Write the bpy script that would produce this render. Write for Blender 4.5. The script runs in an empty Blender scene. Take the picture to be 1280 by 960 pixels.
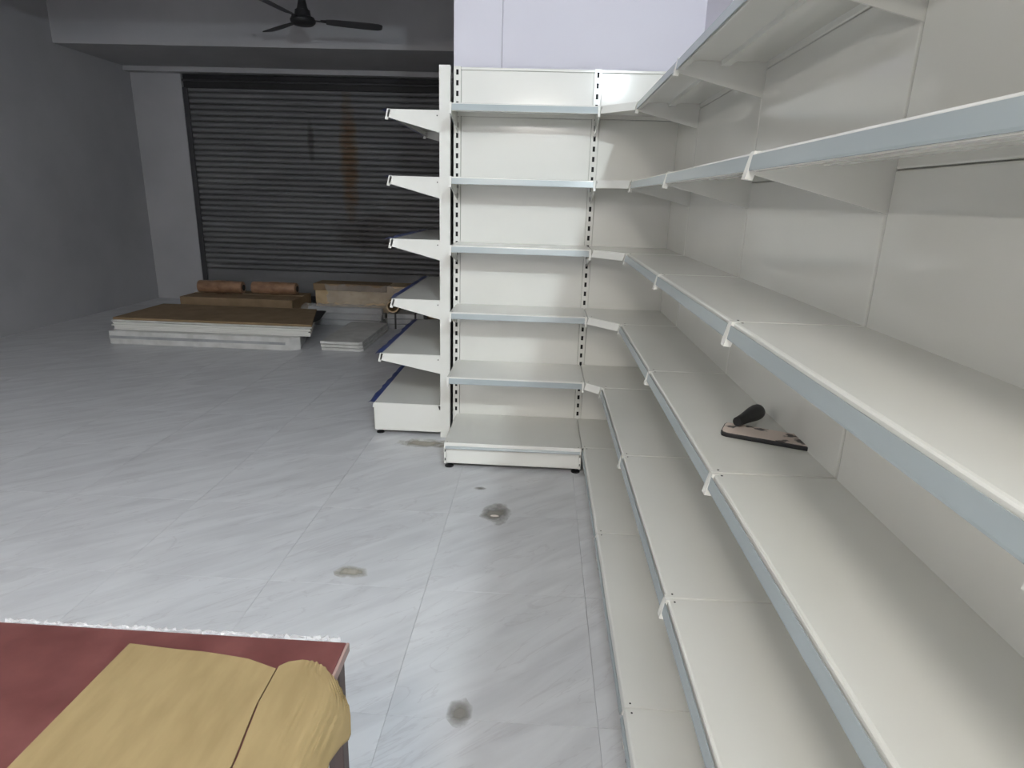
import bpy, bmesh, math, random
from mathutils import Vector, Matrix
random.seed(7)
S = bpy.context.scene
COL = S.collection

# ------------------------------------------------------------------ camera
cam_d = bpy.data.cameras.new('camera'); cam = bpy.data.objects.new('camera', cam_d); COL.objects.link(cam)
cam_d.sensor_fit = 'HORIZONTAL'; cam_d.sensor_width = 36.0
cam_d.lens = 781.76 / 1280.0 * 36.0
cam_d.clip_start = 0.02
FW = Vector((-0.040154, 0.958472, -0.282345)); RT = Vector((0.998311, 0.050357, 0.028970)); UP = Vector((-0.041985, 0.280705, 0.958875))
m = Matrix.Identity(4)
for i in range(3):
    m[i][0] = RT[i]; m[i][1] = UP[i]; m[i][2] = -FW[i]
m[2][3] = 1.4155
cam.matrix_world = m
S.camera = cam

# ------------------------------------------------------------------ world, exposure
w = bpy.data.worlds.new('world'); S.world = w; w.use_nodes = True
w.node_tree.nodes['Background'].inputs[0].default_value = (0.6, 0.68, 0.8, 1)
w.node_tree.nodes['Background'].inputs[1].default_value = 0.05
S.view_settings.view_transform = 'Standard'; S.view_settings.look = 'None'
S.view_settings.exposure = 0.15; S.view_settings.gamma = 1.0; S.view_settings.use_curve_mapping = False
MAIN_EMIT = 3080.0     # bare bulb on the right wall, above the shelving
REAR_FILL, CEIL_FILL, LEFT_FILL = 430.0, 33.0, 560.0      # unseen fill lamps added behind the camera: rear wall tube, ceiling panel, left wall tube

# ------------------------------------------------------------------ materials
MAT = {}
def mat(name, col, rough=0.5, metal=0.0, spec=0.5, **k):
    mt = bpy.data.materials.new(name); mt.use_nodes = True
    b = mt.node_tree.nodes['Principled BSDF']
    b.inputs['Base Color'].default_value = (*col, 1); b.inputs['Roughness'].default_value = rough
    b.inputs['Metallic'].default_value = metal; b.inputs['Specular IOR Level'].default_value = spec
    for n, v in k.items():
        b.inputs[n].default_value = v
    MAT[name] = mt
    return mt
def nodes(mt):
    nt = mt.node_tree
    return nt, nt.nodes, nt.links, nt.nodes['Principled BSDF']
def noise_col(mt, c1, c2, scale=(5, 5, 5), nscale=1.0, detail=4, lo=0.35, hi=0.65, coord='Object', bump=0.0, rvar=None, rough=0.5):
    nt, N, L, b = nodes(mt)
    if coord == 'World':
        g = N.new('ShaderNodeNewGeometry'); out = g.outputs['Position']
    else:
        g = N.new('ShaderNodeTexCoord'); out = g.outputs['Object']
    mp = N.new('ShaderNodeMapping'); mp.inputs['Scale'].default_value = scale
    nz = N.new('ShaderNodeTexNoise'); nz.inputs['Scale'].default_value = nscale; nz.inputs['Detail'].default_value = detail; nz.inputs['Roughness'].default_value = rough
    cr = N.new('ShaderNodeValToRGB'); cr.color_ramp.elements[0].position = lo; cr.color_ramp.elements[1].position = hi
    cr.color_ramp.elements[0].color = (*c1, 1); cr.color_ramp.elements[1].color = (*c2, 1)
    L.new(out, mp.inputs['Vector']); L.new(mp.outputs[0], nz.inputs['Vector']); L.new(nz.outputs['Fac'], cr.inputs['Fac'])
    L.new(cr.outputs['Color'], b.inputs['Base Color'])
    if bump:
        bp = N.new('ShaderNodeBump'); bp.inputs['Strength'].default_value = bump; bp.inputs['Distance'].default_value = 0.002
        L.new(nz.outputs['Fac'], bp.inputs['Height']); L.new(bp.outputs[0], b.inputs['Normal'])
    return nz, cr, mp

noise_col(mat('white_coat', (0.8, 0.79, 0.75), 0.11), (0.785, 0.785, 0.745), (0.81, 0.81, 0.77), (3, 3, 3), 1.0)
noise_col(mat('white_panel', (0.8, 0.8, 0.75), 0.08), (0.79, 0.79, 0.75), (0.815, 0.815, 0.775), (2, 2, 2), 1.0)
mat('price_rail_pvc', (0.38, 0.43, 0.445), 0.25)
mat('blue_film', (0.05, 0.075, 0.24), 0.3)
mat('slot_black', (0.008, 0.008, 0.008), 0.8)
mat('black_plastic', (0.012, 0.012, 0.014), 0.45)
mat('dark_hole', (0.03, 0.03, 0.03), 0.8)
noise_col(mat('lavender_paint', (0.6, 0.58, 0.66), 0.75), (0.66, 0.65, 0.725), (0.69, 0.68, 0.755), (1.5, 1.5, 1.5), 1.0, bump=0.05)
noise_col(mat('grey_paint', (0.55, 0.55, 0.57), 0.85), (0.40, 0.40, 0.415), (0.46, 0.46, 0.475), (1.2, 1.2, 1.2), 1.0, coord='World', bump=0.05)
noise_col(mat('ceiling_paint', (0.6, 0.6, 0.6), 0.9), (0.56, 0.56, 0.57), (0.62, 0.62, 0.63), (1, 1, 1), 1.0, coord='World')
noise_col(mat('concrete', (0.3, 0.3, 0.3), 0.9), (0.36, 0.36, 0.37), (0.44, 0.44, 0.44), (4, 4, 4), 1.0)
mat('black_iron', (0.012, 0.012, 0.014), 0.6)
mat('roller_steel', (0.06, 0.06, 0.065), 0.5, 0.3)
noise_col(mat('fan_brown', (0.03, 0.03, 0.032), 0.45), (0.02, 0.02, 0.022), (0.035, 0.033, 0.035))
mat('fan_blade', (0.07, 0.07, 0.075), 0.45)
mat('lamp_body', (0.8, 0.8, 0.8), 0.4)
noise_col(mat('maroon_laminate', (0.22, 0.06, 0.055), 0.3), (0.105, 0.032, 0.029), (0.16, 0.056, 0.051), (9, 9, 9), 1.0, bump=0.03)
noise_col(mat('dark_wood', (0.07, 0.045, 0.04), 0.5), (0.06, 0.04, 0.037), (0.10, 0.068, 0.06), (40, 40, 3), 1.0)
mat('wood_edge', (0.36, 0.25, 0.22), 0.4)
noise_col(mat('cardboard', (0.56, 0.40, 0.19), 0.85), (0.25, 0.178, 0.080), (0.30, 0.217, 0.102), (30, 8, 30), 1.0)
noise_col(mat('brown_carton', (0.26, 0.18, 0.10), 0.8), (0.22, 0.15, 0.08), (0.29, 0.20, 0.115), (6, 6, 6), 1.0)
noise_col(mat('taped_carton', (0.42, 0.30, 0.16), 0.4), (0.52, 0.39, 0.23), (0.70, 0.55, 0.35), (5, 9, 9), 1.0, bump=0.6)
noise_col(mat('wrapped_roll', (0.30, 0.17, 0.10), 0.3), (0.22, 0.12, 0.07), (0.38, 0.23, 0.14), (8, 14, 14), 1.0, bump=0.6)
noise_col(mat('grey_steel', (0.35, 0.36, 0.37), 0.45), (0.30, 0.31, 0.32), (0.42, 0.43, 0.44), (6, 6, 6), 1.0)
noise_col(mat('wrapped_white', (0.6, 0.6, 0.58), 0.3), (0.54, 0.54, 0.52), (0.68, 0.68, 0.66), (9, 9, 9), 1.0, bump=0.2)
mat('plaster_crumb', (0.72, 0.66, 0.60), 0.9)

# worn pale tool face
noise_col(mat('worn_face', (0.6, 0.5, 0.45), 0.6), (0.10, 0.085, 0.08), (0.70, 0.60, 0.54), (24, 24, 24), 1.0, lo=0.41, hi=0.47)

# marble floor tile: veins run diagonally, every tile shifted by its own random number
def floor_mat():
    mt = mat('marble_tile', (0.6, 0.6, 0.62), 0.24)
    nt, N, L, b = nodes(mt)
    tc = N.new('ShaderNodeTexCoord'); oi = N.new('ShaderNodeObjectInfo')
    ml = N.new('ShaderNodeMath'); ml.operation = 'MULTIPLY'; ml.inputs[1].default_value = 37.0
    L.new(oi.outputs['Random'], ml.inputs[0])
    cb = N.new('ShaderNodeCombineXYZ'); L.new(ml.outputs[0], cb.inputs[0]); L.new(ml.outputs[0], cb.inputs[2])
    ad = N.new('ShaderNodeVectorMath'); ad.operation = 'ADD'; L.new(tc.outputs['Object'], ad.inputs[0]); L.new(cb.outputs[0], ad.inputs[1])
    mp = N.new('ShaderNodeMapping'); mp.inputs['Rotation'].default_value = (0, 0, math.radians(-52)); mp.inputs['Scale'].default_value = (1.0, 5.5, 1.0)
    mp.vector_type = 'POINT'
    r1 = N.new('ShaderNodeVectorRotate'); r1.rotation_type = 'Z_AXIS'; r1.inputs['Angle'].default_value = math.radians(-40)
    L.new(tc.outputs['Object'], r1.inputs['Vector'])
    mp.inputs['Rotation'].default_value = (0, 0, 0)
    L.new(r1.outputs[0], ad.inputs[0]); L.new(ad.outputs[0], mp.inputs['Vector'])
    n1 = N.new('ShaderNodeTexNoise'); n1.inputs['Scale'].default_value = 2.2; n1.inputs['Detail'].default_value = 6; n1.inputs['Roughness'].default_value = 0.55; n1.inputs['Distortion'].default_value = 0.6
    L.new(mp.outputs[0], n1.inputs['Vector'])
    c1 = N.new('ShaderNodeValToRGB'); e = c1.color_ramp.elements
    e[0].position = 0.30; e[0].color = (0.57, 0.575, 0.595, 1); e[1].position = 0.62; e[1].color = (0.69, 0.70, 0.72, 1)
    L.new(n1.outputs['Fac'], c1.inputs['Fac'])
    # thin veins
    n2 = N.new('ShaderNodeTexNoise'); n2.inputs['Scale'].default_value = 1.7; n2.inputs['Detail'].default_value = 7; n2.inputs['Distortion'].default_value = 0.8
    L.new(mp.outputs[0], n2.inputs['Vector'])
    c2 = N.new('ShaderNodeValToRGB'); e = c2.color_ramp.elements
    e[0].position = 0.488; e[0].color = (0, 0, 0, 1); e[1].position = 0.512; e[1].color = (0, 0, 0, 1)
    k = c2.color_ramp.elements.new(0.5); k.color = (1, 1, 1, 1)
    L.new(n2.outputs['Fac'], c2.inputs['Fac'])
    mx = N.new('ShaderNodeMix'); mx.data_type = 'RGBA'; mx.inputs[7].default_value = (0.42, 0.40, 0.42, 1)
    mu = N.new('ShaderNodeMath'); mu.operation = 'MULTIPLY'; mu.inputs[1].default_value = 0.28
    L.new(c2.outputs['Color'], mu.inputs[0]); L.new(mu.outputs[0], mx.inputs[0]); L.new(c1.outputs['Color'], mx.inputs[6])
    L.new(mx.outputs[2], b.inputs['Base Color'])
    # dusty film: uneven gloss
    g = N.new('ShaderNodeNewGeometry'); n3 = N.new('ShaderNodeTexNoise'); n3.inputs['Scale'].default_value = 3.0; n3.inputs['Detail'].default_value = 5
    L.new(g.outputs['Position'], n3.inputs['Vector'])
    mr = N.new('ShaderNodeMapRange'); mr.inputs[3].default_value = 0.28; mr.inputs[4].default_value = 0.46
    L.new(n3.outputs['Fac'], mr.inputs[0]); L.new(mr.outputs[0], b.inputs['Roughness'])
floor_mat()

def shutter_mat():
    mt = mat('shutter_steel', (0.1, 0.1, 0.1), 0.55, 0.1)
    nt, N, L, b = nodes(mt)
    nz, cr, mp = noise_col(mt, (0.155, 0.157, 0.166), (0.20, 0.202, 0.208), (0.6, 1, 3), 2.0, coord='World')
    g = N.new('ShaderNodeNewGeometry'); sp = N.new('ShaderNodeSeparateXYZ'); L.new(g.outputs['Position'], sp.inputs[0])
    def blob(x0, hw, z0, hz, soft):
        ax = N.new('ShaderNodeMath'); ax.operation = 'SUBTRACT'; ax.inputs[1].default_value = x0; L.new(sp.outputs[0], ax.inputs[0])
        a2 = N.new('ShaderNodeMath'); a2.operation = 'DIVIDE'; a2.inputs[1].default_value = hw; L.new(ax.outputs[0], a2.inputs[0])
        az = N.new('ShaderNodeMath'); az.operation = 'SUBTRACT'; az.inputs[1].default_value = z0; L.new(sp.outputs[2], az.inputs[0])
        b2 = N.new('ShaderNodeMath'); b2.operation = 'DIVIDE'; b2.inputs[1].default_value = hz; L.new(az.outputs[0], b2.inputs[0])
        p1 = N.new('ShaderNodeMath'); p1.operation = 'POWER'; p1.inputs[1].default_value = 2; L.new(a2.outputs[0], p1.inputs[0])
        p2 = N.new('ShaderNodeMath'); p2.operation = 'POWER'; p2.inputs[1].default_value = 2; L.new(b2.outputs[0], p2.inputs[0])
        sm = N.new('ShaderNodeMath'); L.new(p1.outputs[0], sm.inputs[0]); L.new(p2.outputs[0], sm.inputs[1])
        n = N.new('ShaderNodeTexNoise'); n.inputs['Scale'].default_value = 7; n.inputs['Detail'].default_value = 5; L.new(g.outputs['Position'], n.inputs['Vector'])
        ma = N.new('ShaderNodeMath'); ma.operation = 'MULTIPLY_ADD'; ma.inputs[1].default_value = 1.6; ma.inputs[2].default_value = -0.8; L.new(n.outputs['Fac'], ma.inputs[0])
        s2 = N.new('ShaderNodeMath'); L.new(sm.outputs[0], s2.inputs[0]); L.new(ma.outputs[0], s2.inputs[1])
        mr = N.new('ShaderNodeMapRange'); mr.inputs[1].default_value = 1.0; mr.inputs[2].default_value = 0.1; mr.inputs[3].default_value = 0; mr.inputs[4].default_value = soft
        L.new(s2.outputs[0], mr.inputs[0]); return mr.outputs[0]
    last = cr.outputs['Color']
    for (x0, hw, z0, hz, soft, c) in ((-2.50, 0.13, 1.85, 0.85, 0.75, (0.16, 0.085, 0.025)), (-2.98, 0.05, 2.05, 0.30, 0.6, (0.03, 0.022, 0.02)),
                                      (-2.3, 0.5, 0.95, 0.28, 0.35, (0.05, 0.035, 0.035))):
        mx = N.new('ShaderNodeMix'); mx.data_type = 'RGBA'; mx.inputs[7].default_value = (*c, 1)
        L.new(blob(x0, hw, z0, hz, soft), mx.inputs[0]); L.new(last, mx.inputs[6]); last = mx.outputs[2]
    L.new(last, b.inputs['Base Color'])
shutter_mat()

def film_mat(name, tint, alpha, rough=0.12):
    mt = bpy.data.materials.new(name); mt.use_nodes = True; nt = mt.node_tree; N = nt.nodes; L = nt.links
    b = N['Principled BSDF']; b.inputs['Base Color'].default_value = (*tint, 1); b.inputs['Roughness'].default_value = rough
    tr = N.new('ShaderNodeBsdfTransparent'); mx = N.new('ShaderNodeMixShader'); mx.inputs[0].default_value = alpha
    L.new(tr.outputs[0], mx.inputs[1]); L.new(b.outputs[0], mx.inputs[2]); L.new(mx.outputs[0], N['Material Output'].inputs['Surface'])
    MAT[name] = mt
film_mat('clear_plastic', (0.85, 0.85, 0.85), 0.28, 0.05)
film_mat('edge_plastic', (0.85, 0.85, 0.86), 0.38, 0.06)

def stain_mat(name, col, strength):
    mt = bpy.data.materials.new(name); mt.use_nodes = True; nt = mt.node_tree; N = nt.nodes; L = nt.links
    b = N['Principled BSDF']; b.inputs['Base Color'].default_value = (*col, 1); b.inputs['Roughness'].default_value = 0.75
    tr = N.new('ShaderNodeBsdfTransparent'); mx = N.new('ShaderNodeMixShader')
    tc = N.new('ShaderNodeTexCoord'); ln = N.new('ShaderNodeVectorMath'); ln.operation = 'LENGTH'; L.new(tc.outputs['Object'], ln.inputs[0])
    g = N.new('ShaderNodeNewGeometry'); n = N.new('ShaderNodeTexNoise'); n.inputs['Scale'].default_value = 17; n.inputs['Detail'].default_value = 7
    L.new(g.outputs['Position'], n.inputs['Vector'])
    ma = N.new('ShaderNodeMath'); ma.operation = 'MULTIPLY_ADD'; ma.inputs[1].default_value = 1.5; ma.inputs[2].default_value = -0.75; L.new(n.outputs['Fac'], ma.inputs[0])
    ad = N.new('ShaderNodeMath'); L.new(ma.outputs[0], ad.inputs[0]); L.new(ln.outputs['Value'], ad.inputs[1])
    mr = N.new('ShaderNodeMapRange'); mr.inputs[1].default_value = 0.25; mr.inputs[2].default_value = 1.0; mr.inputs[3].default_value = strength; mr.inputs[4].default_value = 0.0
    L.new(ad.outputs[0], mr.inputs[0]); L.new(mr.outputs[0], mx.inputs[0])
    L.new(tr.outputs[0], mx.inputs[1]); L.new(b.outputs[0], mx.inputs[2]); L.new(mx.outputs[0], N['Material Output'].inputs['Surface'])
    MAT[name] = mt
stain_mat('dirt_stain', (0.36, 0.34, 0.31), 0.55)
stain_mat('plaster_stain', (0.52, 0.49, 0.42), 0.6)

def emit(name, col, strength):
    mt = bpy.data.materials.new(name); mt.use_nodes = True; N = mt.node_tree.nodes
    e = N.new('ShaderNodeEmission'); e.inputs[0].default_value = (*col, 1); e.inputs[1].default_value = strength
    mt.node_tree.links.new(e.outputs[0], N['Material Output'].inputs['Surface']); MAT[name] = mt
emit('bulb_glow', (0.84, 0.95, 1.0), MAIN_EMIT)
for _n, _e in (('rear', REAR_FILL), ('ceiling', CEIL_FILL), ('left', LEFT_FILL)):
    emit('tube_glow_' + _n, (1.0, 0.95, 0.86), _e)  # warm glow shared by the added fill lamps

# ------------------------------------------------------------------ helpers
class MB:
    def __init__(s): s.v = []; s.f = []
    def add(s, vs, fs):
        o = len(s.v); s.v += [tuple(v) for v in vs]; s.f += [tuple(o + i for i in f) for f in fs]; return s
    def box(s, x0, x1, y0, y1, z0, z1):
        return s.add([(x, y, z) for x in (x0, x1) for y in (y0, y1) for z in (z0, z1)],
                     [(0, 1, 3, 2), (4, 6, 7, 5), (0, 4, 5, 1), (2, 3, 7, 6), (0, 2, 6, 4), (1, 5, 7, 3)])
    def prism(s, poly, f0, f1):
        """poly: 2-D points; f0/f1 map a 2-D point to the two end positions"""
        n = len(poly); vs = [f0(*p) for p in poly] + [f1(*p) for p in poly]
        fs = [tuple(range(n))[::-1], tuple(range(n, 2 * n))] + [(i, (i + 1) % n, n + (i + 1) % n, n + i) for i in range(n)]
        return s.add(vs, fs)
    def lathe(s, prof, c=(0, 0, 0), n=20, axis='z'):
        vs = []; fs = []
        for (r, h) in prof:
            for k in range(n):
                a = 2 * math.pi * k / n; p = (r * math.cos(a), r * math.sin(a), h)
                if axis == 'x': p = (p[2], p[0], p[1])
                if axis == 'y': p = (p[0], p[2], p[1])
                vs.append((p[0] + c[0], p[1] + c[1], p[2] + c[2]))
        for i in range(len(prof) - 1):
            for k in range(n):
                fs.append((i * n + k, i * n + (k + 1) % n, (i + 1) * n + (k + 1) % n, (i + 1) * n + k))
        fs.append(tuple(range(n))[::-1]); fs.append(tuple(range((len(prof) - 1) * n, len(prof) * n)))
        return s.add(vs, fs)
    def mesh(s, name, mt, bevel=0.0, smooth=False, seg=2):
        me = bpy.data.meshes.new(name); me.from_pydata(s.v, [], s.f)
        bm = bmesh.new(); bm.from_mesh(me)
        bmesh.ops.recalc_face_normals(bm, faces=bm.faces[:])
        if bevel:
            es = [e for e in bm.edges if len(e.link_faces) == 2 and e.calc_face_angle(0) > 0.5]
            bmesh.ops.bevel(bm, geom=es, offset=bevel, segments=seg, affect='EDGES', profile=0.5, clamp_overlap=True)
        bm.to_mesh(me); bm.free()
        me.materials.append(MAT[mt])
        if smooth:
            me.polygons.foreach_set('use_smooth', [True] * len(me.polygons))
            try: me.set_sharp_from_angle(angle=math.radians(40))
            except Exception: pass
        return me
    def build(s, name, mt, parent=None, bevel=0.0, smooth=False, seg=2):
        return obj(name, s.mesh(name, mt, bevel, smooth, seg), parent)
def obj(name, me, parent=None, loc=None):
    o = bpy.data.objects.new(name, me); COL.objects.link(o); o.parent = parent
    if loc: o.location = loc
    return o
def tag(o, label, cat, group=None):
    o['label'] = label; o['category'] = cat
    if group: o['group'] = group
    return o
def thing(name, label, cat, loc=(0, 0, 0), rz=0.0, group=None):
    o = obj(name, None); o.location = loc; o.rotation_euler = (0, 0, rz); o.empty_display_size = 0.1
    return tag(o, label, cat, group)
def struct(o): o['kind'] = 'structure'; return o
def copy_tree(o, parent=None):
    c = o.copy(); COL.objects.link(c); c.parent = parent
    for ch in list(o.children): copy_tree(ch, c)
    return c
PI = math.pi

# ------------------------------------------------------------------ room
XL, XR, Y0, Y1, ZC = -5.188, 0.79, -6.0, 8.45, 3.42
WB = 3.672      # front of the lavender wall at the back of the shelving
WE = -0.517     # its free left edge
fl = struct(MB().box(XL, XR + 0.15, Y0, Y1 + 0.15, -0.12, -0.012).build('floor', 'concrete'))
tile = MB().box(-0.2996, 0.2996, -0.2996, 0.2996, -0.012, 0.0).mesh('tile', 'marble_tile', 0.0005, seg=1)
ix = 0
x = -0.388 - 0.6 * 8
while x < XR - 0.02:
    y = 3.225 - 0.6 * 16
    while y < Y1 + 0.1:
        if not (x > WE + 0.3 and y > WB + 0.3):
            t = obj('tile', tile, fl, (x + 0.3, y + 0.3, 0.0))
        y += 0.6
    x += 0.6
struct(MB().box(XL - 0.15, XR + 0.15, Y0 - 0.15, Y1 + 0.15, ZC, ZC + 0.15).build('ceiling', 'ceiling_paint'))
struct(MB().box(XR, XR + 0.15, Y0, WB + 0.2, 0.0, ZC).build('wall_right', 'lavender_paint'))
struct(MB().box(XL - 0.15, XL, Y0, Y1, 0.0, ZC).build('wall_left', 'grey_paint'))
struct(MB().box(XL, XR, Y0 - 0.15, Y0, 0.0, ZC).build('wall_rear', 'lavender_paint'))
wb = struct(MB().box(WE + 0.004, XR, WB + 0.012, WB + 0.2, 0.0, ZC).build('wall_back', 'lavender_paint'))
for (a, b) in ((WE, -0.2608), (-0.2585, XR)):
    MB().box(a, b, WB, WB + 0.012, 0.0, ZC).build('wall_panel', 'lavender_paint', wb, 0.0012, seg=1)
struct(MB().box(WE + 0.004, WE + 0.16, WB + 0.2, Y1, 0.0, ZC).build('wall_partition', 'grey_paint'))
# ceiling beam in line with the back wall, soffit over the shutter
struct(MB().box(XL, WE + 0.004, WB + 0.02, WB + 0.25, 2.92, ZC).build('trim_1', 'grey_paint'))
struct(MB().box(XL, WE + 0.004, 7.0, Y1, 2.845, ZC).build('trim_2', 'grey_paint'))
SX0, SX1 = -4.55, -0.95
wf = struct(MB().box(XL, SX0, 8.25, Y1, 0.0, 2.845).box(SX1, WE + 0.004, 8.25, Y1, 0.0, 2.845).box(SX0, SX1, 8.38, Y1, 0, 2.845).build('wall_far', 'grey_paint'))
struct(MB().box(XL, WE + 0.004, 8.12, 8.25, 2.79, 2.845).build('trim_3', 'grey_paint'))

# rolling shutter
sh = thing('rolling_shutter', 'dark grey corrugated rolling shutter with rust streaks across the far wall', 'shutter', ((SX0 + SX1) / 2, 8.31, 0))
hw = (SX1 - SX0) / 2 - 0.02
prof = [(0.0, 0.0)]
P = 0.068
def slat_mesh(h):
    pts = []
    n = 8
    for i in range(n + 1):
        t = i / n; pts.append((-0.022 * math.sin(PI * t) ** 0.8 if 0 < t < 1 else 0.0, h * t * 0.94))
    back = [(p[0] + 0.004, p[1]) for p in reversed(pts)]
    return MB().prism(pts + back, lambda y, z: (-hw, y, z), lambda y, z: (hw, y, z)).mesh('slat', 'shutter_steel', smooth=True)
sm = slat_mesh(P)
z = 0.42
while z < 2.62:
    obj('slat', sm, sh, (0, 0, z)); z += P
bm_ = MB().box(-hw, hw, -0.012, 0.0, 0.02, 0.415); bm_.build('bottom_plate', 'shutter_steel', sh, 0.003)
MB().box(-hw, hw, -0.022, -0.012, 0.02, 0.09).build('bottom_rail', 'roller_steel', sh, 0.003)
for sgn in (-1, 1):
    xx = sgn * (hw + 0.02)
    MB().box(min(xx, xx - sgn * 0.06), max(xx, xx - sgn * 0.06), -0.05, -0.03, 0.0, 2.64).build('guide_rail', 'roller_steel', sh, 0.003)
hb = MB().box(-hw, hw, -0.055, 0.03, 2.635, 2.785).build('shutter_box', 'black_iron', sh, 0.006)
MB().lathe([(0.012, -hw), (0.016, -hw + 0.01), (0.016, hw - 0.01), (0.012, hw)], (0, -0.07, 2.715), 12, 'x').build('roller_bar', 'roller_steel', hb, smooth=True)

# ------------------------------------------------------------------ ceiling fan
FX, FY, FZ = -2.235, 6.2, 2.91
fan = thing('ceiling_fan', 'black three-blade ceiling fan hanging in front of the far beam', 'fan', (FX, FY, ZC))
dz = FZ - ZC
MB().lathe([(0.02, -0.085), (0.055, -0.075), (0.065, -0.03), (0.06, 0.0)], n=24).build('canopy', 'fan_brown', fan, smooth=True)
MB().lathe([(0.011, dz + 0.08), (0.011, -0.07)], n=12).build('downrod', 'fan_brown', fan, smooth=True)
MB().lathe([(0.016, dz + 0.20), (0.03, dz + 0.17), (0.045, dz + 0.10), (0.055, dz + 0.075), (0.02, dz + 0.07)], n=24).build('lower_canopy', 'fan_brown', fan, smooth=True)
MB().lathe([(0.03, dz - 0.045), (0.085, dz - 0.042), (0.108, dz - 0.022), (0.112, dz - 0.005), (0.10, dz + 0.018), (0.072, dz + 0.028), (0.066, dz + 0.075), (0.03, dz + 0.085)], n=32).build('motor', 'fan_brown', fan, smooth=True)
def blade_mesh():
    b = MB(); pts = []
    prof = [(0.20, 0.045), (0.26, 0.058), (0.40, 0.064), (0.58, 0.068), (0.66, 0.064), (0.69, 0.05), (0.70, 0.03)]
    top = [(r, h) for r, h in prof] + [(r, -h) for r, h in reversed(prof)]
    tilt = math.radians(-11)
    f = lambda dzz: (lambda r, h: (r, h * math.cos(tilt), h * math.sin(tilt) + dzz))
    return b.prism(top, f(-0.0015), f(0.0015)).mesh('blade', 'fan_blade')
bme = blade_mesh()
ime = MB().box(0.09, 0.16, -0.014, 0.014, -0.003, 0.003).prism([(0.15, -0.02), (0.27, -0.035), (0.27, 0.035), (0.15, 0.02)], lambda r, h: (r, h, 0.001 - h * 0.19), lambda r, h: (r, h, 0.005 - h * 0.19)).mesh('blade_iron', 'fan_brown')
for a in (19, 139, 259):
    bo = obj('blade', bme, fan, (0, 0, dz)); bo.rotation_euler = (0, 0, math.radians(a))
    obj('blade_iron', ime, bo)

# ------------------------------------------------------------------ unseen fill lamps added behind the camera, then the wall bulb
def add_fill_tube(label, loc, rz, glow, group=None, r=0.0135):
    t = thing('fill_tube_light', label, 'lamp', loc, rz, group)
    # runs along local x, wall behind it at +y
    MB().box(-0.62, 0.62, 0.0, 0.035, -0.02, 0.03).build('batten', 'lamp_body', t, 0.004)
    for sx in (-1, 1):
        MB().box(min(sx * 0.59, sx * 0.615), max(sx * 0.59, sx * 0.615), -0.017 - 2 * r, 0.002, -0.011 - r, r - 0.005).build('lamp_holder', 'lamp_body', t, 0.003)
    MB().lathe([(r, -0.588), (r, 0.588)], (0, -0.0145 - r, -0.008), 18, 'x').build('fill_glow_tube', glow, t, smooth=True)
    return t
add_fill_tube('added fill-light tube on the wall behind the camera', (-0.2, Y0 + 0.036, 3.0), PI, 'tube_glow_rear')  # unseen rear tube, added as fill light
cl = thing('fill_panel_light', 'added rectangular fill-light panel on the ceiling behind the camera', 'lamp', (-0.7, -1.7, ZC))  # unseen ceiling panel, added for soft fill
MB().box(-0.32, -0.30, -0.62, 0.62, -0.045, -0.001).box(0.30, 0.32, -0.62, 0.62, -0.045, -0.001).box(-0.30, 0.30, -0.62, -0.60, -0.045, -0.001).box(-0.30, 0.30, 0.60, 0.62, -0.045, -0.001).build('frame', 'lamp_body', cl)
MB().box(-0.299, 0.299, -0.599, 0.599, -0.038, -0.03).build('fill_diffuser', 'tube_glow_ceiling', cl)
add_fill_tube('added fill-light tube on the left side wall', (XL + 0.036, -2.6, 2.9), PI / 2, 'tube_glow_left')  # unseen side tube, added to fill in the shelving
bl = thing('wall_bulb', 'lit round lamp bulb in a holder high on the wall above the right-hand shelving', 'lamp', (XR, -0.5, 2.72), PI / 2)
MB().lathe([(0.045, 0.001), (0.045, 0.012), (0.030, 0.016)], (0, 0, 0), 24, 'y').build('wall_plate', 'lamp_body', bl, smooth=True)
MB().lathe([(0.020, 0.014), (0.022, 0.05), (0.018, 0.056)], (0, 0, 0), 20, 'y').build('lamp_holder', 'lamp_body', bl, smooth=True)
MB().lathe([(0.014, 0.054), (0.016, 0.068), (0.026, 0.085), (0.0325, 0.105), (0.0325, 0.118), (0.026, 0.134), (0.014, 0.143), (0.003, 0.146)], (0, 0, 0), 24, 'y').build('glass_bulb', 'bulb_glow', bl, smooth=True)

# ------------------------------------------------------------------ shelving
ZS = [0.15, 0.4886, 0.8273, 1.1794, 1.5205, 1.8665]
ZTOP = 2.079
PD = 0.055      # post depth behind the panel plane
def post_mesh(z0=0.0, zt=ZTOP):
    b = MB(); hw = 0.019
    b.box(-hw, -hw + 0.003, -0.001, PD, z0, zt); b.box(hw - 0.003, hw, -0.001, PD, z0, zt); b.box(-hw, hw, PD - 0.003, PD, z0, zt)
    b.box(-hw, -0.0065, -0.003, 0.0, z0, zt); b.box(0.0065, hw, -0.003, 0.0, z0, zt)
    pitch = 0.052; z = zt - 0.012; b.box(-0.0065, 0.0065, -0.003, 0.0, z, zt)
    while z > 0.16:
        z2 = z - 0.026; lo = max(z - pitch, z0)
        b.box(-0.0065, 0.0065, -0.003, 0.0, lo, z2); z -= pitch
    if z > z0: b.box(-0.0065, 0.0065, -0.003, 0.0, z0, z)
    b.box(-hw, hw, -0.003, PD, zt, zt + 0.003)
    return b.mesh('post', 'white_coat')
POST = post_mesh()
POSTB = MB().box(-0.0155, 0.0155, 0.006, 0.010, 0.02, ZTOP - 0.004).mesh('slot_shadow', 'slot_black')  # black strip that paints the shade inside the post slots
def add_post(parent, x, y=0.0, rz=0.0):
    p = obj('upright', POST, parent, (x, y, 0)); p.rotation_euler = (0, 0, rz)
    obj('slot_shade', POSTB, p)
    return p
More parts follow.
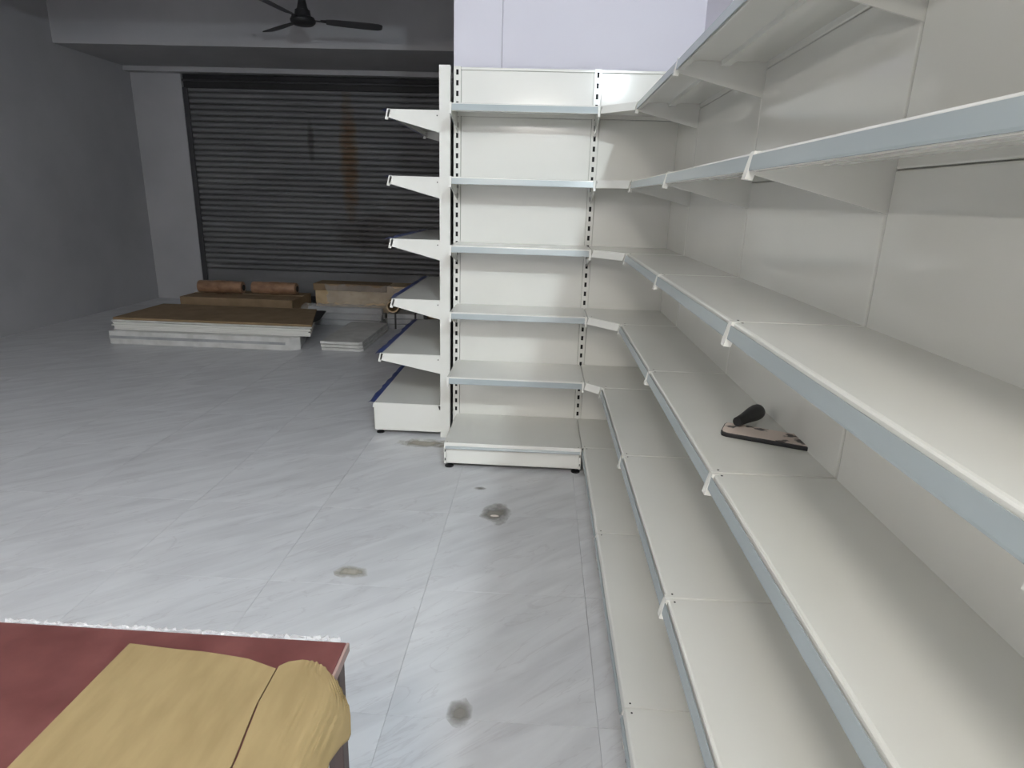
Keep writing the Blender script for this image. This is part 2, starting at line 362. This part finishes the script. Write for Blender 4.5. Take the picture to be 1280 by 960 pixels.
HOLE = MB().lathe([(0.0028, 0.0), (0.0028, 0.0006)], n=8).mesh('hole', 'dark_hole')
def lip_profile(d, z0, h=0.036, s=0.004):
    return [(0, z0), (d - 0.006, z0), (d - 0.002, z0 - 0.001), (d, z0 - 0.004), (d + s, z0 - h + 0.004), (d + s - 0.001, z0 - h), (d + s - 0.004, z0 - h - 0.001),
            (d - 0.014, z0 - h - 0.001), (d - 0.014, z0 - h + 0.001), (d + s - 0.006, z0 - h + 0.001), (d - 0.005, z0 - 0.007),
            (0.004, z0 - 0.006), (0.004, z0 - 0.028), (0, z0 - 0.028)]
def rail_profile(d, z0, h=0.036, s=0.004):
    a = (d + 0.0045, z0 - 0.0070); b = (d + s + 0.0040, z0 - h + 0.003)
    n = (0.0022, 0.0006)
    return [a, (a[0] + n[0], a[1] + n[1]), (b[0] + n[0] + 0.001, b[1] + n[1]), (b[0] + n[0] + 0.001, b[1] - 0.003), (b[0] - 0.001, b[1] - 0.003), b]
def bracket_poly(d, z0):
    return [(-0.004, z0 - 0.016), (0.012, z0 - 0.004), (d - 0.004, z0 - 0.002), (d + 0.005, z0 - 0.038), (d - 0.006, z0 - 0.044), (0.0, z0 - 0.115), (-0.004, z0 - 0.115)]
def nose_poly(d, z0):
    return [(d - 0.012, z0 + 0.0012), (d + 0.004, z0 + 0.0012), (d + 0.017, z0 - 0.052), (d + 0.001, z0 - 0.054), (d - 0.012, z0 - 0.012)]
def film_strip(parent, W, d, z0):
    vs = []; n = 24; rf = random.Random(int(z0 * 1000))
    for i in range(n + 1):
        x = 0.004 + (W - 0.008) * i / n; wv = 0.034 + rf.uniform(-0.006, 0.006); dz = rf.uniform(-0.004, 0.004)
        vs += [(x, -(d - 0.006), z0 + 0.0012), (x, -(d + wv * 0.5), z0 + 0.004 + dz), (x, -(d + wv), z0 - 0.004 + dz)]
    fs = [(i * 3 + k, i * 3 + k + 1, i * 3 + k + 4, i * 3 + k + 3) for i in range(n) for k in range(2)]
    MB().add(vs, fs).build('protective_film', 'blue_film', parent, smooth=True)
def add_shelf(parent, W, d, z0, rail='price_rail_pvc', nose=True):
    e = 0.0035
    s = MB().prism(lip_profile(d, z0), lambda o, z: (e, -o, z), lambda o, z: (W - e, -o, z))
    # stiffening channel under the plate
    s.box(e + 0.01, W - e - 0.01, -d * 0.55, -d * 0.55 + 0.03, z0 - 0.022, z0 - 0.006)
    so = s.build('shelf', 'white_coat', parent)
    MB().prism(rail_profile(d, z0), lambda o, z: (0.013, -o, z), lambda o, z: (W - 0.013, -o, z)).build('price_rail', rail, so)
    if rail == 'blue_film': film_strip(so, W, d, z0)
    for sx in (0, 1):
        x0 = 0.0008 if sx == 0 else W - 0.0030
        b = MB().prism(bracket_poly(d, z0), lambda o, z: (x0, -o, z), lambda o, z: (x0 + 0.0022, -o, z))
        if nose:
            n0 = 0.0008 if sx == 0 else W - 0.0118
            b.prism(nose_poly(d, z0), lambda o, z: (n0, -o, z), lambda o, z: (n0 + 0.011, -o, z))
        bo = b.build('bracket', 'white_coat', so)
        # rivet near the post on the outer face
        r = MB().lathe([(0.0035, -0.001), (0.0035, 0.001)], n=8, axis='x').build('rivet', 'dark_hole', so)
        r.location = (x0 - 0.0004 if sx == 0 else x0 + 0.0026, -0.018, z0 - 0.028)
        h = obj('screw_hole', HOLE, so, (0.016 if sx == 0 else W - 0.016, -(d - 0.016), z0))
    return so
def foot(parent, x, y):
    MB().lathe([(0.024, 0.0), (0.024, 0.006), (0.016, 0.011), (0.009, 0.013), (0.009, 0.022), (0.014, 0.023), (0.014, 0.034), (0.009, 0.035)], (x, y, 0), 16).build('levelling_foot', 'black_plastic', parent, smooth=True)
def add_base(parent, W, d, z1, rail='price_rail_pvc', feet=(0, 1)):
    e = 0.003
    s = MB().prism(lip_profile(d, z1, 0.030, 0.006), lambda o, z: (e, -o, z), lambda o, z: (W - e, -o, z)).build('base_deck', 'white_coat', parent)
    MB().prism(rail_profile(d, z1 - 0.010, 0.021, 0.004), lambda o, z: (0.008, -o, z), lambda o, z: (W - 0.008, -o, z)).build('price_rail', rail, s)
    if rail == 'blue_film': film_strip(s, W, d, z1)
    for sx in (0, 1):
        obj('screw_hole', HOLE, s, (0.016 if sx == 0 else W - 0.016, -(d - 0.016), z1))
    k = MB().box(0.012, W - 0.012, -(d - 0.012), -(d - 0.015), 0.026, z1 - 0.034)
    k.box(0.012, W - 0.012, -(d - 0.012), -(d - 0.04), 0.026, 0.028)
    k.build('kick_plate', 'white_coat', parent)
    for sx in (0, 1):
        x0 = 0.0006 if sx == 0 else W - 0.0026
        b = MB().prism([(-0.002, 0.03), (d - 0.012, 0.024), (d - 0.004, 0.028), (d - 0.002, z1 - 0.012), (d - 0.012, z1 - 0.004), (0.02, z1 - 0.004), (0.014, z1 - 0.03), (-0.002, z1 - 0.03)],
                       lambda o, z: (x0, -o, z), lambda o, z: (x0 + 0.002, -o, z))
        # front flange turned inwards
        f0, f1 = (0.0006, 0.0115) if sx == 0 else (W - 0.0115, W - 0.0006)
        b.box(f0, f1, -(d - 0.004), -(d - 0.006), 0.028, z1 - 0.034)
        # stiffening lip at the bottom edge
        b.box(min(x0, x0 + 0.002), x0 + 0.004, -(d - 0.02), -0.01, 0.026, 0.034)
        bo = b.build('base_bracket', 'white_coat', parent)
        for zz in (0.045, z1 - 0.055):
            MB().box(f0 + 0.003, f1 - 0.003, -(d - 0.0032), -(d - 0.0042), zz, zz + 0.014).build('bracket_slot', 'slot_black', bo)
        if sx in feet: foot(parent, 0.024 if sx == 0 else W - 0.024, -(d - 0.034))
PANEL_Z = [0.03, 0.125, 0.462, 0.80, 1.152, 1.494, 1.84, 2.066]
def add_panels(parent, W, x0=0.0195, x1=None, zl=PANEL_Z, yo=0.0):
    x1 = W - 0.0195 if x1 is None else x1
    for a, b in zip(zl[:-1], zl[1:]):
        pb = MB().box(x0, x1, yo + 0.003, yo + 0.016, a + 0.0008, b - 0.0008)
        pb.build('back_panel', 'white_panel', parent, 0.004, seg=2)
def bay(name, label, W, depths, z1, loc, rz, group=None, posts=(0, 1), rail='price_rail_pvc', zs=ZS, feet=(0, 1), cover=False):
    t = thing(name, label, 'shelving', loc, rz, group)
    if 0 in posts: add_post(t, 0.0)
    if 1 in posts: add_post(t, W)
    if cover: add_panels(t, W, 0.0035, W - 0.0035, yo=-0.0196)
    else: add_panels(t, W)
    MB().box(0.0195, W - 0.0195, 0.0, 0.02, 2.066, 2.079).build('top_rail', 'white_coat', t, 0.002)
    for k in range(1, 6):
        add_shelf(t, W, depths[1] if k == 1 else depths[2], zs[k], rail)
    add_base(t, W, depths[0], z1, rail, feet)
    return t

XLB, WBK, YB = -0.489, 0.741, 3.6116
XW = 0.7053
bay('wall_shelving_bay', 'white six-tier shelving bay facing the camera against the lavender wall', WBK, (0.485, 0.38, 0.293), ZS[0], (XLB, YB, 0), 0.0, 'white slotted-post shelving')

# right-hand run, every bay copied from the first
YS = 3.145
r0 = bay('wall_shelving_bay', 'white shelving bay of the right-hand run next to the inside corner', 0.9, (0.441, 0.365, 0.293), ZS[0], (XW, YS, 0), -PI / 2, 'white slotted-post shelving', posts=(0,), feet=(0,), cover=True)
RL = ['second white shelving bay from the corner in the right-hand run, hand tool on its shelf', 'third white shelving bay from the corner in the right-hand run',
      'white end bay of the right-hand run beside the camera, fourth from the corner']
for k in range(3):
    c = copy_tree(r0); c.location = (XW, YS - 0.9 * (k + 1), 0); c['label'] = RL[k]
    if k == 2: add_post(c, 0.9); foot(c, 0.876, -0.407)

# corner unit
XC0 = XLB + WBK
cu = thing('corner_shelving_unit', 'white inside-corner shelving unit with cut-off shelf fronts joining the two runs', 'shelving', (XW, YB, 0))
cw = XW - XC0; cd = YB - YS        # local: x in [-cw, 0], y in [-cd, 0]
for a, b in zip(PANEL_Z[:-1], PANEL_Z[1:]):
    MB().box(-cw + 0.0195, 0.002, 0.003, 0.016, a + 0.0008, b - 0.0008).build('back_panel', 'white_panel', cu, 0.004)
    MB().box(-0.0166, -0.0036, -cd + 0.0035, 0.002, a + 0.0008, b - 0.0008).build('side_panel', 'white_panel', cu, 0.004)
MB().box(-cw + 0.0195, 0.016, 0.0, 0.018, 2.066, 2.079).build('top_rail', 'white_coat', cu, 0.002)
MB().box(0.0, 0.018, -cd + 0.0195, 0.0, 2.066, 2.079).build('top_rail', 'white_coat', cu, 0.002)
MB().box(0.004, 0.03, 0.004, 0.03, 0.0, ZTOP).build('corner_post', 'white_coat', cu, 0.002)
for k in range(1, 6):
    z0 = ZS[k]; d = 0.365 if k == 1 else 0.293
    db = 0.38 if k == 1 else 0.293
    p0 = Vector((-cw + 0.004, -db)); p1 = Vector((-d, -cd + 0.004))
    poly = [(-cw + 0.004, 0), (p0.x, p0.y), (p1.x, p1.y), (0, -cd + 0.004), (0, 0)]
    so = MB().prism(poly, lambda x, y: (x, y, z0 - 0.007), lambda x, y: (x, y, z0)).build('shelf', 'white_coat', cu, 0.0015, seg=1)
    # slanted lip along the cut-off front
    dv = (p1 - p0); ln = dv.length; dv.normalize(); nv = Vector((dv.y, -dv.x))
    if nv.dot(Vector((-1, -1))) < 0: nv = -nv
    a0, a1 = 0.008, ln - 0.012
    lp = [(-0.004, z0 - 0.0005), (0.001, z0 - 0.0005), (0.013, z0 - 0.034), (0.013, z0 - 0.037), (-0.012, z0 - 0.037), (-0.012, z0 - 0.034), (0.009, z0 - 0.034), (-0.004, z0 - 0.004)]
    mk = lambda s: (lambda o, z: (p0.x + dv.x * s + nv.x * o, p0.y + dv.y * s + nv.y * o, z))
    MB().prism(lp, mk(a0), mk(a1)).build('front_lip', 'white_coat', so)
    bx = -cw + 0.0012
    MB().prism(bracket_poly(db, z0), lambda o, z: (bx, -o, z), lambda o, z: (bx + 0.0022, -o, z)).build('bracket', 'white_coat', so)
    by = -cd + 0.0012
    MB().prism(bracket_poly(d, z0), lambda o, z: (-o, by, z), lambda o, z: (-o, by + 0.0022, z)).prism(
        nose_poly(d, z0), lambda o, z: (-o, by, z), lambda o, z: (-o, by + 0.008, z)).build('bracket', 'white_coat', so)
    for hx, hy in ((p0.x + 0.02, p0.y + 0.02), (p1.x + 0.02, p1.y + 0.015)):
        obj('screw_hole', HOLE, so, (hx, hy, z0))
dk = MB().prism([(-cw + 0.003, 0), (-cw + 0.003, -cd + 0.002), (0, -cd + 0.002), (0, 0)], lambda x, y: (x, y, ZS[0] - 0.008), lambda x, y: (x, y, ZS[0])).build('base_deck', 'white_coat', cu, 0.0015, seg=1)
for hx in (-cw + 0.018,):
    obj('screw_hole', HOLE, dk, (hx, -cd + 0.016, ZS[0]))
MB().box(-cw + 0.001, -cw + 0.003, -cd + 0.01, 0, 0.03, ZS[0] - 0.009).build('base_bracket', 'white_coat', cu)
MB().box(-0.43, -0.002, -cd + 0.001, -cd + 0.003, 0.03, ZS[0] - 0.009).build('base_bracket', 'white_coat', cu)

# left-hand bay, seen end-on, back to the end of the partition
XP = -0.5785
ZSL = [0.20, 0.513, 0.8430, 1.185, 1.5245, 1.8655]
bay('wall_shelving_bay', 'white shelving bay seen end-on with blue film on its shelf edges', 1.12, (0.42, 0.365, 0.285), ZSL[0], (XP, 3.60 + 1.12, 0), -PI / 2, 'white slotted-post shelving', rail='blue_film', zs=ZSL)

# ------------------------------------------------------------------ table with cardboard
TX, TY, TH = -0.356, 1.046, 0.55
TW, TD = 0.80, 0.55
tb = thing('side_table', 'low table with maroon laminate top and dark wooden legs beside the camera', 'table', (TX, TY, 0))
MB().box(-TW, -0.006, -TD, 0.0, TH - 0.020, TH).build('table_top', 'maroon_laminate', tb, 0.002)
MB().box(-0.006, 0.0, -TD, 0.0, TH - 0.020, TH).build('edge_strip', 'wood_edge', tb, 0.0015)
for (x0, x1, y0, y1) in ((-0.032, -0.012, -TD + 0.04, -0.04), (-TW + 0.012, -TW + 0.032, -TD + 0.04, -0.04), (-TW + 0.04, -0.04, -0.032, -0.012), (-TW + 0.04, -0.04, -TD + 0.012, -TD + 0.032)):
    MB().box(x0, x1, y0, y1, TH - 0.085, TH - 0.0205).build('apron', 'dark_wood', tb, 0.002)
LEG = MB().prism([(-0.0175, -0.0175), (0.0175, -0.0175), (0.0175, 0.0175), (-0.0175, 0.0175)], lambda x, y: (x * 0.85, y * 0.85, 0), lambda x, y: (x, y, TH - 0.0205)).mesh('leg', 'dark_wood', 0.002)
for lx in (-0.0265, -TW + 0.0265):
    for ly in (-0.0265, -TD + 0.0265):
        obj('leg', LEG, tb, (lx, ly, 0))
def interp(tab, t):
    for (a, va), (b, vb) in zip(tab[:-1], tab[1:]):
        if t <= b: 
            u = max(0, (t - a) / (b - a)); return va + (vb - va) * u
    return tab[-1][1]
def cardboard_sheet(name, label, left, right, back, y_front, z0, curl, ridges, cat='cardboard'):
    """left/right: x as a function of y, back: far y as a function of u in 0..1 across"""
    NU, NV = 140, 30; vs = []
    th = 0.004
    def pt(u, v, dz):
        yb = interp(back, u); y = y_front + (yb - y_front) * v
        xl_, xr_ = interp(left, y), interp(right, y); x = xl_ + (xr_ - xl_) * u
        z = z0 + dz
        over = x - (TX - 0.004)
        if over > 0: z -= curl * over * over * 14
        w = min(1, max(0, (u - 0.35) / 0.3)) if ridges else 0.0
        z += 0.0024 * w * math.sin(x * 2 * PI / 0.0105) * (0.55 + 0.45 * math.sin(x * 90))
        z += 0.0015 * math.sin(u * 4 + v * 2) ** 2
        return (x, y, z)
    for side, dz in ((0, th), (1, 0.0)):
        for i in range(NU + 1):
            for j in range(NV + 1):
                vs.append(pt(i / NU, j / NV, dz))
    fs = []; n1 = (NU + 1) * (NV + 1); I = lambda i, j: i * (NV + 1) + j
    for i in range(NU):
        for j in range(NV):
            q = (I(i, j), I(i + 1, j), I(i + 1, j + 1), I(i, j + 1)); fs.append(q); fs.append(tuple(n1 + k for k in q[::-1]))
    for i in range(NU):
        fs.append((I(i, 0), I(i + 1, 0), n1 + I(i + 1, 0), n1 + I(i, 0))); fs.append((I(i, NV), I(i + 1, NV), n1 + I(i + 1, NV), n1 + I(i, NV)))
    for j in range(NV):
        fs.append((I(0, j), I(0, j + 1), n1 + I(0, j + 1), n1 + I(0, j))); fs.append((I(NU, j), I(NU, j + 1), n1 + I(NU, j + 1), n1 + I(NU, j)))
    o = MB().add(vs, fs).build(name, 'cardboard', None, smooth=True)
    return tag(o, label, cat, 'cardboard on the low table')
cardboard_sheet('cardboard_sheet', 'tan corrugated cardboard sheet hanging over the right edge of the maroon table',
                [(0.4, -0.440), (0.75, -0.446), (0.87, -0.462), (1.0, -0.464)],
                [(0.5, -0.300), (0.749, -0.303), (0.786, -0.313), (0.826, -0.308), (0.861, -0.299), (0.90, -0.311), (0.956, -0.352), (1.0, -0.36)],
                [(0.0, 0.958), (0.12, 0.972), (0.35, 0.980), (0.6, 0.975), (0.8, 0.962), (0.93, 0.935), (1.0, 0.905)], 0.52, TH + 0.0055, 1.0, True)
cardboard_sheet('cardboard_sheet', 'tan cardboard sheet lying flat on the maroon table, left of the ridged one',
                [(0.4, -0.80), (1.0, -0.78)], [(0.4, -0.446), (0.75, -0.452), (0.87, -0.468), (1.0, -0.470)],
                [(0.0, 1.0), (0.5, 0.99), (0.8, 0.978), (1.0, 0.958)], 0.54, TH + 0.0006, 0.0, False)
# crumpled clear film along the table's far edge
def crumple(name, pts, w, mt, parent=None, amp=0.006, seed=1, vertical=True):
    rnd = random.Random(seed); vs = []; fs = []; n = len(pts)
    for i, (x, y, z) in enumerate(pts):
        for k in range(3):
            vs.append((x + rnd.uniform(-amp, amp), y + rnd.uniform(-amp, amp), z + k * w / 2 * rnd.uniform(0.5, 1.3) + rnd.uniform(0, amp)))
    for i in range(n - 1):
        for k in range(2):
            fs.append((i * 3 + k, i * 3 + k + 1, (i + 1) * 3 + k + 1, (i + 1) * 3 + k))
    return MB().add(vs, fs).build(name, mt, parent)
pf = crumple('plastic_film', [(TX - 0.018 - 0.0075 * i, TY + 0.003, TH - 0.004) for i in range(95)], 0.010, 'edge_plastic', None, 0.003, 3)
tag(pf, 'crumpled clear plastic film along the far edge of the maroon table', 'plastic film')

# ------------------------------------------------------------------ hand tool on the third shelf
zt = ZS[2]
tool = thing('hand_tool', 'worn pale-faced bar tool with a black rubber grip lying on the right-hand shelf', 'tool', (0.511, 1.634, zt), math.radians(-24))
bar = [(0.0, -0.030), (0.004, -0.043), (0.016, -0.049), (0.24, -0.046), (0.24, 0.042), (0.016, 0.048), (0.004, 0.043), (0.0, 0.030)]
MB().prism(bar, lambda x, y: (x, y, 0.0), lambda x, y: (x, y, 0.011)).build('bar', 'black_plastic', tool, 0.002)
MB().prism([(x * 0.985 + 0.003, y * 0.88) for x, y in bar], lambda x, y: (x, y, 0.0105), lambda x, y: (x, y, 0.0125)).build('worn_top', 'worn_face', tool, 0.0008)
g = MB().lathe([(0.013, 0.0), (0.0145, 0.03), (0.018, 0.06), (0.0215, 0.085), (0.0225, 0.105), (0.021, 0.116), (0.014, 0.124), (0.005, 0.127)], (0, 0, 0), 20, 'x').build('rubber_grip', 'black_plastic', tool, smooth=True)
g.location = (0.034, 0.014, 0.0268); g.rotation_euler = (0, math.radians(-3), math.radians(69))

# ------------------------------------------------------------------ goods stored in front of the shutter
GP = 'flat-packed shelving parts by the shutter'
cx = thing('panel_carton', 'long whitish wrapped carton lowest in the pile by the shutter', 'carton', (-3.1, 5.95, 0), 0, GP)
MB().prism([(-0.95, -0.36), (0.78, -0.36), (0.86, -0.30), (0.70, 0.36), (-0.95, 0.36)], lambda x, y: (x, y, 0.0), lambda x, y: (x, y, 0.125)).build('carton_body', 'wrapped_white', cx, 0.008)
MB().box(-0.95, 0.74, -0.364, -0.361, 0.055, 0.08).build('tape', 'grey_steel', cx)
z = 0.126
rr = random.Random(5)
for i in range(6):
    o = MB().prism([(-0.95, -0.33), (0.95, -0.33), (0.76, 0.33), (-0.95, 0.33)], lambda x, y: (x, y, 0.0), lambda x, y: (x, y, 0.0115)).build('steel_sheet', 'white_panel', None, 0.003, seg=1)
    o.location = (-3.1 + rr.uniform(-0.012, 0.012), 5.99 + rr.uniform(-0.01, 0.01), z)
    tag(o, ['lowest white steel panel in the pile above the long carton', 'second lowest white steel panel in the pile by the shutter', 'third white steel panel up in the pile by the shutter',
            'fourth white steel panel up in the pile by the shutter', 'fifth white steel panel up in the pile by the shutter', 'topmost white steel panel under the brown board'][i], 'panel', 'white steel panels in the pile')
    z += 0.0122
o = MB().prism([(-0.97, -0.37), (0.965, -0.37), (0.75, 0.37), (-0.97, 0.37)], lambda x, y: (x, y, 0.0), lambda x, y: (x, y, 0.014)).build('edge_board', 'wrapped_white', None, 0.003); o.location = (-3.1, 6.05, z); z += 0.0145
tag(o, 'white-edged board carrying the brown carton on the pile', 'board', GP)
bc = thing('flat_carton', 'flat brown cardboard carton on top of the pile of panels', 'carton', (-3.1, 6.08, z), 0, GP)
MB().prism([(-0.96, -0.39), (0.965, -0.39), (0.72, 0.44), (-0.96, 0.44)], lambda x, y: (x, y, 0.0), lambda x, y: (x, y, 0.022)).build('carton_body', 'brown_carton', bc, 0.004)
MB().prism([(0.925, -0.25), (0.935, -0.08), (0.84, 0.38), (0.738, 0.38)], lambda x, y: (x, y, 0.014), lambda x, y: (x, y, 0.019)).build('flap', 'black_iron', bc)
# low bundle to the right
for i in range(3):
    o = MB().prism([(-0.20, -0.50), (0.17, -0.51), (0.20, -0.48), (0.20, 0.50), (-0.20, 0.50)], lambda x, y: (x, y, 0), lambda x, y: (x, y, 0.026)).build('shelf_plate', 'wrapped_white', None, 0.004)
    o.location = (-1.85 - 0.01 * i, 6.17 + 0.015 * i, 0.0275 * i)
    tag(o, ['lowest shelf plate of the low stack on the open floor', 'middle shelf plate of the low stack on the open floor', 'topmost shelf plate of the low stack on the open floor'][i], 'shelf plate', 'spare shelf plates on the floor')
# wrapped upright posts
n = 0
POSTL = ['bottom front', 'bottom middle', 'bottom rear', 'upper front', 'upper rear', 'top']
for row, (cnt, zz) in enumerate(((3, 0.0), (2, 0.062), (1, 0.124))):
    for k in range(cnt):
        o = MB().box(-0.42, 0.42, -0.045, 0.045, 0, 0.058)
        o.box(-0.42, 0.42, -0.02, 0.02, 0.058, 0.0605)
        o = o.build('steel_post', 'grey_steel', None, 0.004); o.location = (-2.22 + 0.02 * n % 0.05, 7.0 + (k - (cnt - 1) / 2) * 0.105, zz)
        tag(o, POSTL[n] + ' grey steel post in the plastic-wrapped bundle beside the brown board', 'post', 'bundled grey steel posts'); n += 1
def drape(name, label, x0, x1, y0, y1, prof, mt, seed, amp=0.02, nx=26, ny=16):
    rnd = random.Random(seed); vs = []
    for i in range(nx + 1):
        for j in range(ny + 1):
            v = j / ny; y = y0 + (y1 - y0) * v; z = interp(prof, v)
            vs.append((x0 + (x1 - x0) * i / nx, y, max(0.004, z + rnd.uniform(0, amp) + 0.012 * math.sin(i * 0.7 + 5 * v + seed) ** 2)))
    fs = [(i * (ny + 1) + j, (i + 1) * (ny + 1) + j, (i + 1) * (ny + 1) + j + 1, i * (ny + 1) + j + 1) for i in range(nx) for j in range(ny)]
    o = MB().add(vs, fs).build(name, mt, None)
    return tag(o, label, 'plastic film')
drape('plastic_wrap', 'crinkled clear plastic wrap over the bundle of grey posts', -2.70, -1.76, 6.77, 7.23, [(0, 0.01), (0.07, 0.075), (0.2, 0.13), (0.33, 0.19), (0.67, 0.19), (0.8, 0.13), (0.93, 0.075), (1, 0.01)], 'clear_plastic', 2)
# grey wrapped box bundle next to it
gb = thing('wrapped_bundle', 'dark grey plastic-wrapped bundle between the posts and the left shelving', 'bundle', (-1.50, 6.98, 0), math.radians(4), GP)
for i in range(3):
    MB().box(-0.20, 0.20, -0.20, 0.20, 0.058 * i, 0.058 * i + 0.054).build('packed_plate', 'grey_steel', gb, 0.005)
for sx in (-0.12, 0.10):
    MB().box(sx, sx + 0.02, -0.204, 0.204, 0.0, 0.177).build('strap', 'black_plastic', gb)
# long brown carton against the shutter, with loose plastic
lc = thing('long_carton', 'long tan carton with loose crinkled plastic, lying against the shutter', 'carton', (-1.95, 7.62, 0), 0, GP)
MB().box(-0.78, 0.72, -0.17, 0.2, 0.0, 0.375).build('carton_body', 'taped_carton', lc, 0.012)
MB().box(-0.80, 0.1, -0.178, 0.14, 0.30, 0.384).build('dark_wrap', 'brown_carton', lc, 0.01)
rnd = random.Random(11); vs = []; nx, nz = 22, 5
for i in range(nx + 1):
    for j in range(nz + 1):
        vs.append((-0.62 + 1.05 * i / nx + rnd.uniform(-0.018, 0.018), -0.186 - rnd.uniform(0.0, 0.05), 0.16 + 0.215 * j / nz + rnd.uniform(-0.03, 0.02)))
fs = [(i * (nz + 1) + j, (i + 1) * (nz + 1) + j, (i + 1) * (nz + 1) + j + 1, i * (nz + 1) + j + 1) for i in range(nx) for j in range(nz)]
MB().add(vs, fs).build('loose_plastic', 'clear_plastic', lc)
# boxes carrying the brown roll
sc = thing('storage_carton', 'brown carton standing under the wrapped roll in front of the shutter', 'carton', (-3.35, 7.25, 0), 0, GP)
MB().box(-0.75, 0.55, -0.35, 0.25, 0.0, 0.255).build('carton_body', 'brown_carton', sc, 0.008)
MB().box(-0.75, 0.55, -0.04, 0.02, 0.2545, 0.2565).build('tape', 'taped_carton', sc)
rl = thing('wrapped_roll', 'brown plastic-wrapped roll lying on a carton by the shutter', 'roll', (-3.1, 7.25, 0.335), 0)
nrad = random.Random(4)
prof = [(0.030, -0.30), (0.070, -0.295)] + [(0.075 + nrad.uniform(-0.004, 0.004), -0.28 + 0.035 * i) for i in range(15)] + [(0.068, 0.225), (0.04, 0.23)]
MB().lathe(prof, (0, 0, 0), 20, 'x').build('roll_body', 'wrapped_roll', rl, smooth=True)
MB().lathe([(0.036, 0.228), (0.036, 0.233)], (0, 0, 0), 16, 'x').build('roll_core', 'dark_hole', rl)
r2 = copy_tree(rl); r2.location = (-3.72, 7.20, 0.335); r2['label'] = 'second brown wrapped roll, left of the first on the same carton'
# open cardboard tube on the grey bundle
ct = thing('cardboard_tube', 'short tan cardboard tube with its dark open end toward the camera', 'tube', (-1.63, 6.80, 0.245), math.radians(8))
n = 24; vs = []; fs = []
for (r, y) in ((0.068, 0.0), (0.068, 0.36), (0.054, 0.36), (0.054, 0.0)):
    for k in range(n):
        a = 2 * PI * k / n; vs.append((r * math.cos(a), y, r * math.sin(a)))
for i in range(4):
    for k in range(n):
        fs.append((i * n + k, i * n + (k + 1) % n, ((i + 1) % 4) * n + (k + 1) % n, ((i + 1) % 4) * n + k))
MB().add(vs, fs).build('tube_wall', 'taped_carton', ct, smooth=True)
MB().lathe([(0.0535, 0.30), (0.0535, 0.31)], (0, 0, 0), 20, 'y').build('tube_hollow_shade', 'dark_hole', ct)  # dark disc painting the shade deep inside the open tube

# ------------------------------------------------------------------ marks on the floor
def stain(name, label, cx_, cy_, rx, ry, mt, seed, lobes=0.3):
    rnd = random.Random(seed); n = 40; ph = [rnd.uniform(0, 6.28) for _ in range(5)]
    poly = []
    for k in range(n):
        a = 2 * PI * k / n; r = 1.1 + lobes * sum(math.sin((j + 2) * a + ph[j]) / (j + 1.6) for j in range(5)) * 0.6
        poly.append((r * math.cos(a), r * math.sin(a)))
    o = MB().prism(poly, lambda x, y: (x, y, 0.0002), lambda x, y: (x, y, 0.0007)).build(name, mt, None)
    o.location = (cx_, cy_, 0.0); o.scale = (rx, ry, 1.0); return tag(o, label, 'stain', 'marks on the tiled floor')
stain('plaster_smear', 'grey-brown smear with a pale crumb on the floor before the facing shelves', -0.165, 2.64, 0.075, 0.10, 'dirt_stain', 2)
stain('plaster_smear', 'beige plaster patch on the floor, leftmost of the marks', -0.695, 2.108, 0.07, 0.042, 'plaster_stain', 5)
stain('plaster_smear', 'round grey smear on the floor nearest the camera', -0.178, 1.447, 0.042, 0.052, 'dirt_stain', 9)
stain('plaster_smear', 'small grey smudge on the floor just below the facing base', -0.268, 2.90, 0.035, 0.025, 'dirt_stain', 14)
stain('plaster_smear', 'broad pale beige patch on the floor before the left shelving base', -0.66, 3.47, 0.17, 0.07, 'plaster_stain', 21, lobes=0.15)
crumb = MB().lathe([(0.004, 0.0), (0.009, 0.003), (0.006, 0.008), (0.002, 0.010)], (0, 0, 0.0008), 7).build('plaster_crumb', 'plaster_crumb'); crumb.location = (-0.172, 2.612, 0); crumb.scale = (2.4, 0.7, 0.8)
tag(crumb, 'pale plaster crumb lying in the brown floor smear', 'crumb')
